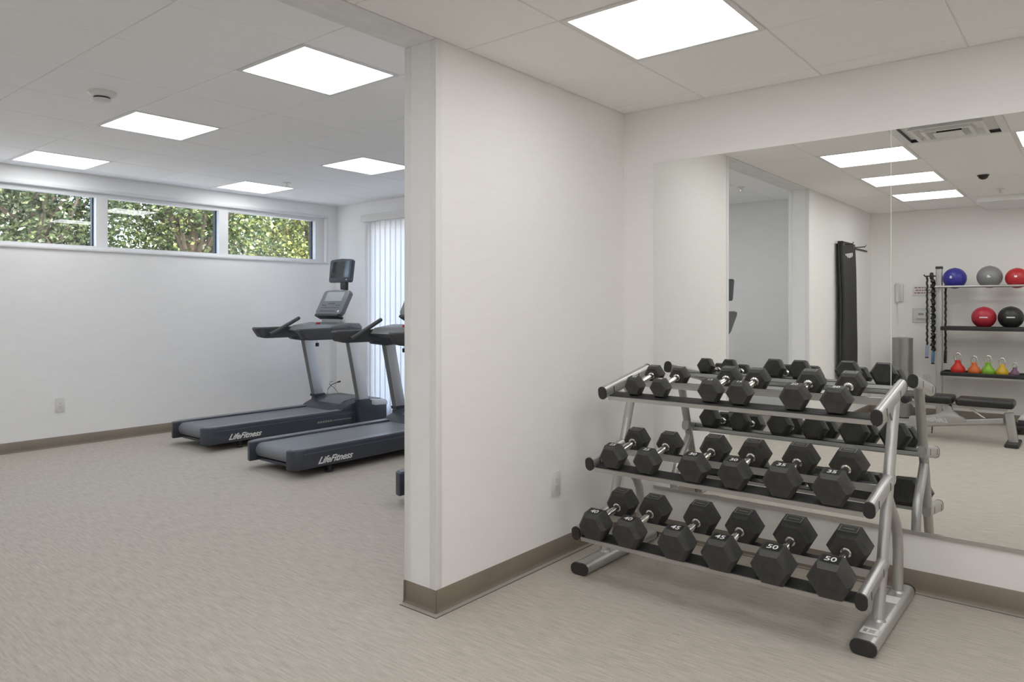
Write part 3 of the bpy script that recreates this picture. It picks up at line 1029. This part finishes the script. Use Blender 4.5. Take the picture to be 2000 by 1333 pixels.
sq = [(.012, .034, -.002, .018), (.018, .030, .018, .026)]
bar = [(-.045, .030, -.004, .008)]


def rest(r):
    return 1.514 + math.sqrt((r + .012) ** 2 - .088 ** 2) + .0004


ball((.035, .035, .30), .116, 1.242, rest(.116), 'blue exercise ball at the left end of the top rail of the rack', 'blue', sq)
ball((.23, .23, .235), .121, .917, rest(.121), 'grey exercise ball in the middle of the top rail of the rack', 'grey', [(-.02, .012, -.008, .006), (-.008, .008, .006, .018)])
ball((.50, .025, .035), .108, .672, rest(.108), 'red exercise ball on the top rail, at the right edge of the mirror', 'red', [(-.008, .018, .006, .026)])
ball((.44, .025, .045), .117, .969, 1.0565 + .117, 'crimson exercise ball resting on the black middle tray', 'crimson', bar)
ball((.022, .023, .022), .119, .727, 1.0565 + .119, 'black exercise ball beside the crimson ball on the middle tray', 'black', bar)


def kettlebell(color, h, y, label, mk):
    """h = overall height"""
    t = thing('kettlebell', label, 'kettlebell', (BX + .05, y, .5563), group='coloured kettlebells on the lower tray')
    k = h / .215
    vin = mat('vinyl ' + mk, color, .45, bump=(60, .06, .001))
    obj('bell', MB().lathe([(.050 * k, 0.0002), (.060 * k, .006 * k), (.066 * k, .022 * k), (.064 * k, .045 * k), (.052 * k, .068 * k), (.036 * k, .086 * k), (.028 * k, .104 * k), (.027 * k, .126 * k), (.022 * k, .132 * k)], 28), vin, t)
    path = []
    for q in range(13):
        a = PI * q / 12
        path.append((0, .026 * k * math.cos(a) * (1.0 + .25 * math.sin(a)), (.150 + .052 * math.sin(a)) * k))
    path = [(0, .020 * k, .120 * k)] + path + [(0, -.020 * k, .120 * k)]
    obj('handle', MB().tube(path, .0115 * k, n=12, up=(1, 0, 0)), M['chrome'], t)
    return t


kettlebell((.62, .030, .022), .235, 1.205, 'red kettlebell, largest and leftmost on the lower tray in the mirror', 'red')
kettlebell((.66, .15, .030), .205, 1.052, 'orange kettlebell on the lower tray, between the red and the green one', 'orange')
kettlebell((.22, .46, .035), .215, .925, 'green kettlebell on the lower tray, between the orange and the yellow one', 'green')
kettlebell((.66, .42, .035), .195, .800, 'yellow kettlebell on the lower tray, right of the green one', 'yellow')
kettlebell((.20, .10, .17), .145, .688, 'small purple kettlebell on the lower tray, right of the yellow one', 'purple')

# resistance bands hanging at the side of the rack
blue = mat('blue foam grip', (.10, .20, .38), .5)
paleblue = mat('pale blue grip', (.32, .42, .58), .5)


def band(x, y, ztop, zbot, rad, grip, label, twin=False):
    t = thing('resistance_band', label, 'resistance band', (x, y, ztop), group='resistance bands hung on the rack')
    n = 40
    L = ztop - zbot
    path = [(rad * .35 * math.sin(k * 2.1), rad * .35 * math.cos(k * 1.7), -L * k / n) for k in range(n + 1)]
    radl = [rad * (1 + .18 * (k % 2)) for k in range(n + 1)]
    obj('tube', MB().tube(path, radl, n=8), M['cord'], t)
    g = MB().tube([(0, 0, -L), (0, 0, -L - .015), (0, .004, -L - .12), (0, .004, -L - .135)], [.010, .015, .016, .012], n=12)
    hd = obj('handle', g, grip, t)
    obj('handle_end', MB().tube([(0, .004, -L - .135), (0, .004, -L - .150)], .017, n=12), M['cap'], hd)
    return t


band(BX, 1.512, HOOKZ - .008, .855, .010, paleblue, 'thin dark resistance band with a pale blue grip, hanging farthest from the rack post')
band(BX, 1.452, HOOKZ - .044, .790, .022, blue, 'thick dark resistance band with a blue grip, hanging against the rack post')
band(BX - .10, 1.345, 1.593, .800, .010, M['cap'], 'dark resistance band with a black grip on the shelf side of the post')

# tall grey cylinder, phone, sign and thermostat on the back wall
t = thing('waste_bin', 'tall narrow grey metal cylinder bin by the back wall, beside the ball rack', 'waste bin', (-2.02, 1.775, 0))  # gym wipes dispenser stand
obj('body', MB().lathe([(.104, .012), (.108, .014), (.108, .915)], 36), M['can'], t)
obj('base_ring', MB().lathe([(.110, .0), (.110, .0115)], 36), M['cap'], t)
obj('lid', MB().lathe([(.110, .9155), (.110, .928), (.06, .934), (.055, .920)], 36), M['can'], t)
t = thing('wall_phone', 'white telephone with a hanging cord on the back wall, in the mirror', 'telephone', (XB, 1.852, 1.46))
obj('body', MB().box(.0005, .028, -.048, .048, -.11, .105, .010), M['white_plastic'], t)
obj('handset', MB().tube([(.050, .012, -.115), (.043, .012, -.08), (.041, .012, 0), (.043, .012, .08), (.050, .012, .115)], [.020, .024, .017, .024, .020], n=14), M['white_plastic'], t)
coil = [(.045 + .006 * math.cos(k * 1.3), .012 + .006 * math.sin(k * 1.3) - .00006 * k, -.115 - .0034 * k) for k in range(86)]
obj('cord', MB().tube(coil, .0022, n=5), M['white_plastic'], t)
t = thing('wall_sign', 'small pale wall sign with lines of dark red print, behind the hanging bands', 'sign', (XB, 1.583, 1.481))
obj('panel', MB().box(.0005, .006, -.127, .127, -.062, .062, .002), M['label'], t)
ln = MB()
for z, w0, w1 in ((.034, -.112, .112), (.004, -.085, .095), (-.028, -.105, .108)):
    y = w0
    k = 0
    while y < w1:
        w_ = (.020, .034, .026, .015)[k % 4]
        ln.box(.006, .0065, y, min(y + w_, w1), z - .008, z + .008)
        y += w_ + .007
        k += 1
obj('print', ln, M['red_ink'], t, smooth=0)
t = thing('thermostat', 'white thermostat in a clear cover on the back wall, below the small sign', 'thermostat', (XB, 1.618, 1.188))
obj('back_plate', MB().box(.0005, .008, -.085, .085, -.085, .085, .003), M['white_plastic'], t)
obj('body', MB().box(.0085, .032, -.050, .050, -.040, .046, .006), M['white_plastic'], t)
obj('readout', MB().box(.0321, .0328, -.028, .028, .002, .028), M['lcd'], t, smooth=0)
cv = MB()
for y0, y1, z0, z1 in ((-.088, .088, .082, .088), (-.088, .088, -.088, -.082), (-.088, -.082, -.082, .082), (.082, .088, -.082, .082)):
    cv.box(.0081, .055, y0, y1, z0, z1)
obj('cover', cv, M['glass'], t, smooth=0)

# exercise mats hung from a wall rail
t = thing('mat_hanger', 'thin black wall rail with pegs that carries the hanging mats', 'wall rack', (-1.30, YP, 1.955))
obj('rail', MB().box(-.72, .55, -.0125, -.0005, -.010, .010, .002), M['cap'], t)
for x in (-.02, .50):
    obj('peg', MB().tube([(x, -.0127, 0), (x, -.150, .004), (x, -.158, .022)], .0055, n=8), M['cap'], t)
for k in range(2):
    t = thing('exercise_mat', ('black exercise mat hanging in front of the other, pale logo near its top',
                               'black exercise mat hanging closest to the wall, behind the one with the logo')[k], 'exercise mat', (-.935, YP - .062 + .027 * k, 1.985), group='black mats hung on the partition')
    y0 = -.013
    sec = []
    n = 22
    for q in range(n + 1):
        z = -1.50 * q / n
        bow = -.020 * math.sin(q / n * PI * .9) - .030 * max(0, q / n - .6)
        w = .255 + .006 * math.sin(q * .5) + .06 * max(0, q / n - .6)
        sec.append([(-w, y0 + bow - .003, z - .010), (-w * .5, y0 + bow + .001, z), (0, y0 + bow + .002, z + .002), (w * .5, y0 + bow + .001, z), (w, y0 + bow - .003, z),
                    (w, y0 + bow + .0185, z), (w * .5, y0 + bow + .0215, z), (0, y0 + bow + .0225, z + .002), (-w * .5, y0 + bow + .0215, z), (-w, y0 + bow + .0185, z - .010)])
    obj('foam', MB().loft(sec), M['mat'], t, smooth=40)
    gr = MB()
    for x in (-.20, .20):
        gr.lathe([(.008, -.0008), (.014, -.0008), (.014, .0005)], 14, mtx=Matrix.Translation((x, y0 - .004, -.03)) @ Matrix.Rotation(PI / 2, 4, 'X'), cap=False)
    obj('grommet', gr, M['steel'], t)
    if k == 0:
        lg = MB()
        for q in range(5):
            lg.prism([(-.16 + .062 * q, -.155 - .006 * q), (-.115 + .062 * q, -.155 - .006 * q), (-.10 + .062 * q, -.105 - .006 * q), (-.145 + .062 * q, -.105 - .006 * q)], 'y', y0 - .0045, y0 - .001)
        obj('logo', lg, M['white'], t, smooth=0)

# adjustable bench: runs along y, foot at the right in the mirror
GX = -.76
bn = thing('weight_bench', 'adjustable weight bench with black pads and silver frame, seen in the mirror', 'weight bench', (GX, 1.15, 0))
obj('front_leg', MB().tube([(GX, .612, .030), (GX, .650, .300)], 0, flat=(.075, .055, .015)), M['silver'], bn, world=True)
obj('front_foot', MB().tube([(GX - .19, .615, .017), (GX + .19, .615, .017)], 0, flat=(.11, .033, .014)), M['cap'], bn, world=True)
obj('main_beam', MB().tube([(GX, .690, .222), (GX, 1.72, .075)], 0, flat=(.055, .062, .014)), M['silver'], bn, world=True)
obj('rear_foot', MB().tube([(GX - .24, 1.735, .030), (GX + .24, 1.735, .030)], 0, flat=(.060, .058, .014)), M['silver'], bn, world=True)
for s in (-1, 1):
    obj('foot_cap', MB().tube([(GX + s * .2405, 1.735, .030), (GX + s * .262, 1.735, .030)], 0, flat=(.064, .060, .015)), M['cap'], bn, world=True)
    obj('wheel', MB().tube([(GX + s * .12 - .014, 1.785, .030), (GX + s * .12 + .014, 1.785, .030)], .0295, n=20), M['cap'], bn, world=True)
    gp = [(1.48, .118), (1.47, .190), (1.30, .215), (1.22, .235), (1.17, .285), (1.155, .328), (1.115, .330), (1.095, .275), (1.05, .235), (.985, .205), (.985, .183)]
    gs = obj('side_plate', MB().prism(gp, 'x', GX + s * .0285 - .003, GX + s * .0285 + .003, bevel=.001), M['silver'], bn, world=True)
    me = text_mesh('LifeFitness', .060, .0005, shear=.5, bold=.001)
    me.transform(frame3((0, s, 0), (0, 0, 1), (s * .0322, .11, .180)))
    obj('lettering', me, M['cap'], gs)
    gs.children[0].data.transform(Matrix.Translation((0, 0, 0)))
obj('seat_pad', MB().box(GX - .14, GX + .14, 1.085, 1.345, .352, .428, .026, seg=4), M['vinyl'], bn, world=True, smooth=50)
obj('seat_support', MB().box(GX - .024, GX + .024, 1.10, 1.50, .318, .3515, .004), M['silver'], bn, world=True)
obj('back_pad', MB().box(GX - .14, GX + .14, .600, 1.062, .346, .420, .026, seg=4), M['vinyl'], bn, world=True, smooth=50)
obj('back_support', MB().box(GX - .024, GX + .024, .66, 1.13, .312, .3455, .004), M['silver'], bn, world=True)
obj('strut', MB().tube([(GX, .80, .205), (GX, .96, .315)], .012, n=10), M['steel'], bn, world=True)
obj('leg_pad_post', MB().tube([(GX, 1.42, .30), (GX, 1.49, .40)], 0, flat=(.04, .04, .008)), M['silver'], bn, world=True)
for s in (-1, 1):
    obj('leg_pad', MB().lathe([(.030, 0), (.042, .008), (.042, .14), (.030, .148)], 20, mtx=Matrix.Translation((GX + s * .024, 1.485, .375)) @ Matrix.Rotation(s * PI / 2, 4, 'Y')), M['vinyl'], bn, world=True)
obj('pop_pin', MB().tube([(GX - .03, 1.28, .105), (GX - .03, 1.28, .06), (GX + .05, 1.27, .052)], .006, n=8), M['cap'], bn, world=True)

# low dark apparatus behind the bench, at the right edge of the mirror
t = thing('floor_trainer', 'low black floor trainer with a pale roller, behind the bench at the mirror edge', 'exercise equipment', (-1.60, .42, 0))
obj('frame', MB().box(-.16, .16, -.34, .26, .045, .095, .014), M['cap'], t)
for x in (-.13, .13):
    for y in (-.30, .22):
        obj('foot', MB().lathe([(.024, 0), (.026, .012), (.018, .0448)], 14, mtx=Matrix.Translation((x, y, 0))), M['cap'], t)
obj('roller', MB().tube([(-.14, .18, .135), (.14, .18, .135)], .035, n=20), M['white_plastic'], t)
obj('roller_mount', MB().box(-.155, -.141, .15, .21, .0955, .150, .003).box(.141, .155, .15, .21, .0955, .150, .003), M['cap'], t)

# upright exercise bike just inside the opening: only its edge shows in the mirror
t = thing('exercise_bike', 'grey exercise bike in the cardio room, only its edges showing in the mirror', 'exercise bike', (-.42, 3.475, 0))
obj('base', MB().box(-.26, .26, -.42, -.36, .0, .05, .012).box(-.24, .24, .50, .56, .0, .05, .012).box(-.05, .05, -.36, .50, .03, .09, .012), M['tm_body'], t)
obj('flywheel_cover', MB().prism([(-.40, .10), (-.43, .30), (-.40, .52), (-.30, .64), (-.16, .66), (.02, .56), (.14, .36), (.12, .10)], 'x', -.09, .09, bevel=.03, seg=3), M['tm_body'], t, smooth=45)
obj('console_post', MB().tube([(0, -.14, .64), (0, -.18, 1.02)], 0, flat=(.09, .06, .02)), M['tm_silver'], t)
mt = frame3((-1, 0, 0), Vector((0, -.10, .27)), (0, -.135, .985))
cn = obj('console', MB().prism([(-.20, 0), (.20, 0), (.225, .03), (.225, .24), (.20, .275), (-.20, .275), (-.225, .24), (-.225, .03)], 'z', -.05, 0, bevel=.010, mtx=mt), M['tm_panel'], t, smooth=40)
obj('display', MB().box(-.15, .15, .13, .25, .0002, .002, mtx=mt), M['lcd'], cn, smooth=0)
mt = frame3((-1, 0, 0), Vector((0, -.02, .26)), (0, -.180, 1.360))
sh = obj('screen_housing', MB().prism([(-.17, 0), (.17, 0), (.19, .02), (.19, .23), (.165, .25), (-.165, .25), (-.19, .23), (-.19, .02)], 'z', -.05, 0, bevel=.010, mtx=mt), M['tm_body'], t, smooth=40)
obj('screen', MB().box(-.16, .16, .04, .225, .0002, .0015, mtx=mt), M['screen'], sh, smooth=0)
obj('screen_stem', MB().box(-.03, .03, -.225, -.195, 1.225, 1.40, .005), M['cap'], t)
obj('handlebar', MB().tube([(-.22, .22, 1.10), (-.22, .02, 1.06), (-.16, -.12, 1.0), (.16, -.12, 1.0), (.22, .02, 1.06), (.22, .22, 1.10)], .016, n=12), M['cap'], t)
obj('seat_post', MB().tube([(0, .22, .085), (0, .34, .80)], .028, n=14), M['tm_silver'], t)
obj('seat', MB().prism([(-.12, .44), (.12, .44), (.13, .36), (.05, .24), (.03, .16), (-.03, .16), (-.05, .24), (-.13, .36)], 'z', .80, .865, bevel=.02, seg=3), M['vinyl'], t, smooth=50)
for s in (-1, 1):
    cr = obj('crank', MB().tube([(s * .095, -.02, .33), (s * .11, -.02, .33), (s * .115, -.02 + s * .10, .33 - s * .13)], .012, n=10), M['steel'], t)
    obj('pedal', MB().box(min(s * .12, s * .21), max(s * .12, s * .21), -.06 + s * .10, .02 + s * .10, .318 - s * .13, .342 - s * .13, .005), M['cap'], cr)


# ------------------------------------------------------------------ trees outside the strip windows
def tree(x, y, zc, rx, ry, rz, n, lm, label, seed):
    rnd = random.Random(seed)
    t = thing('leafy_tree', label, 'tree', (x, y, -.25), group='trees outside the strip windows')
    tr = MB().tube([(0, 0, 0), (.05, .03, zc * .4), (-.04, .05, zc * .8), (.05, 0, zc + rz * .5)], [.17, .13, .10, .05], n=10)
    tk = obj('trunk', tr, M['bark'], t)
    br_ = MB()
    tips = []
    for k in range(16):
        a = rnd.uniform(0, 2 * PI)
        e = rnd.uniform(-.35, .75)
        L = rnd.uniform(.50, .80)
        p0 = Vector((0, 0, zc * rnd.uniform(.55, 1.0) + .25))
        p2 = Vector((math.cos(a) * rx * L, math.sin(a) * ry * L, zc + .25 + e * rz))
        p1 = p0.lerp(p2, .5) + Vector((0, 0, -.15))
        br_.tube([p0, p1, p2], [.045, .028, .010], n=6)
        tips.append(p2)
    obj('branches', br_, M['bark'], t)
    vs, fs = [], []
    ctr = Vector((0, 0, zc + .25))
    clumps = [ctr + Vector((rnd.uniform(-.85, .85) * rx, rnd.uniform(-.85, .85) * ry, rnd.uniform(-.85, .85) * rz)) for _ in range(90)] + tips
    for k in range(n):
        c = rnd.choice(clumps) + Vector((rnd.gauss(0, .20), rnd.gauss(0, .20), rnd.gauss(0, .16)))
        e = c - ctr
        c = ctr + Vector((max(-rx * .95, min(rx * .95, e.x)), max(-ry * .95, min(ry * .95, e.y)), max(-rz, min(rz, e.z))))
        d = Vector((rnd.gauss(0, 1), rnd.gauss(0, 1), rnd.gauss(-.3, .7))).normalized()
        u = d.cross(Vector((rnd.gauss(0, 1), rnd.gauss(0, 1), rnd.gauss(0, 1)))).normalized()
        L = rnd.uniform(.05, .095)
        W = L * rnd.uniform(.26, .40)
        nn = d.cross(u)
        b0 = len(vs)
        vs += [c, c + d * L * .45 + u * W, c + d * L, c + d * L * .45 - u * W, c + d * L * .5 + nn * W * .45]
        fs += [(b0, b0 + 1, b0 + 4), (b0 + 1, b0 + 2, b0 + 4), (b0 + 2, b0 + 3, b0 + 4), (b0 + 3, b0, b0 + 4)]
    me = bpy.data.meshes.new('foliage')
    me.from_pydata([tuple(v) for v in vs], [], fs)
    me.materials.append(lm)
    o = bpy.data.objects.new('foliage', me)
    COL.objects.link(o)
    o.parent = t


tree(3.2, 10.3, 2.6, .97, 1.1, 1.5, 11000, M['leaf_dark'], 'dark olive leafy tree outside the leftmost window pane in the picture', 1)
tree(5.2, 10.3, 2.6, .97, 1.1, 1.5, 11000, M['leaf_mid'], 'mid green leafy tree outside the middle window pane', 2)
tree(7.2, 10.3, 2.6, .97, 1.1, 1.5, 11000, M['leaf_lime'], 'bright yellow green leafy tree outside the right window pane', 3)
tree(3.9, 13.4, 3.1, 1.12, 1.3, 1.9, 9000, M['leaf_dark'], 'taller dark leafy tree farther back, behind the leftmost pane', 4)
tree(6.25, 13.4, 3.1, 1.12, 1.3, 1.9, 9000, M['leaf_mid'], 'taller green leafy tree farther back, behind the middle pane', 5)
tree(8.6, 13.4, 3.1, 1.12, 1.3, 1.9, 9000, M['leaf_dark'], 'taller dark leafy tree farther back, behind the right pane', 6)
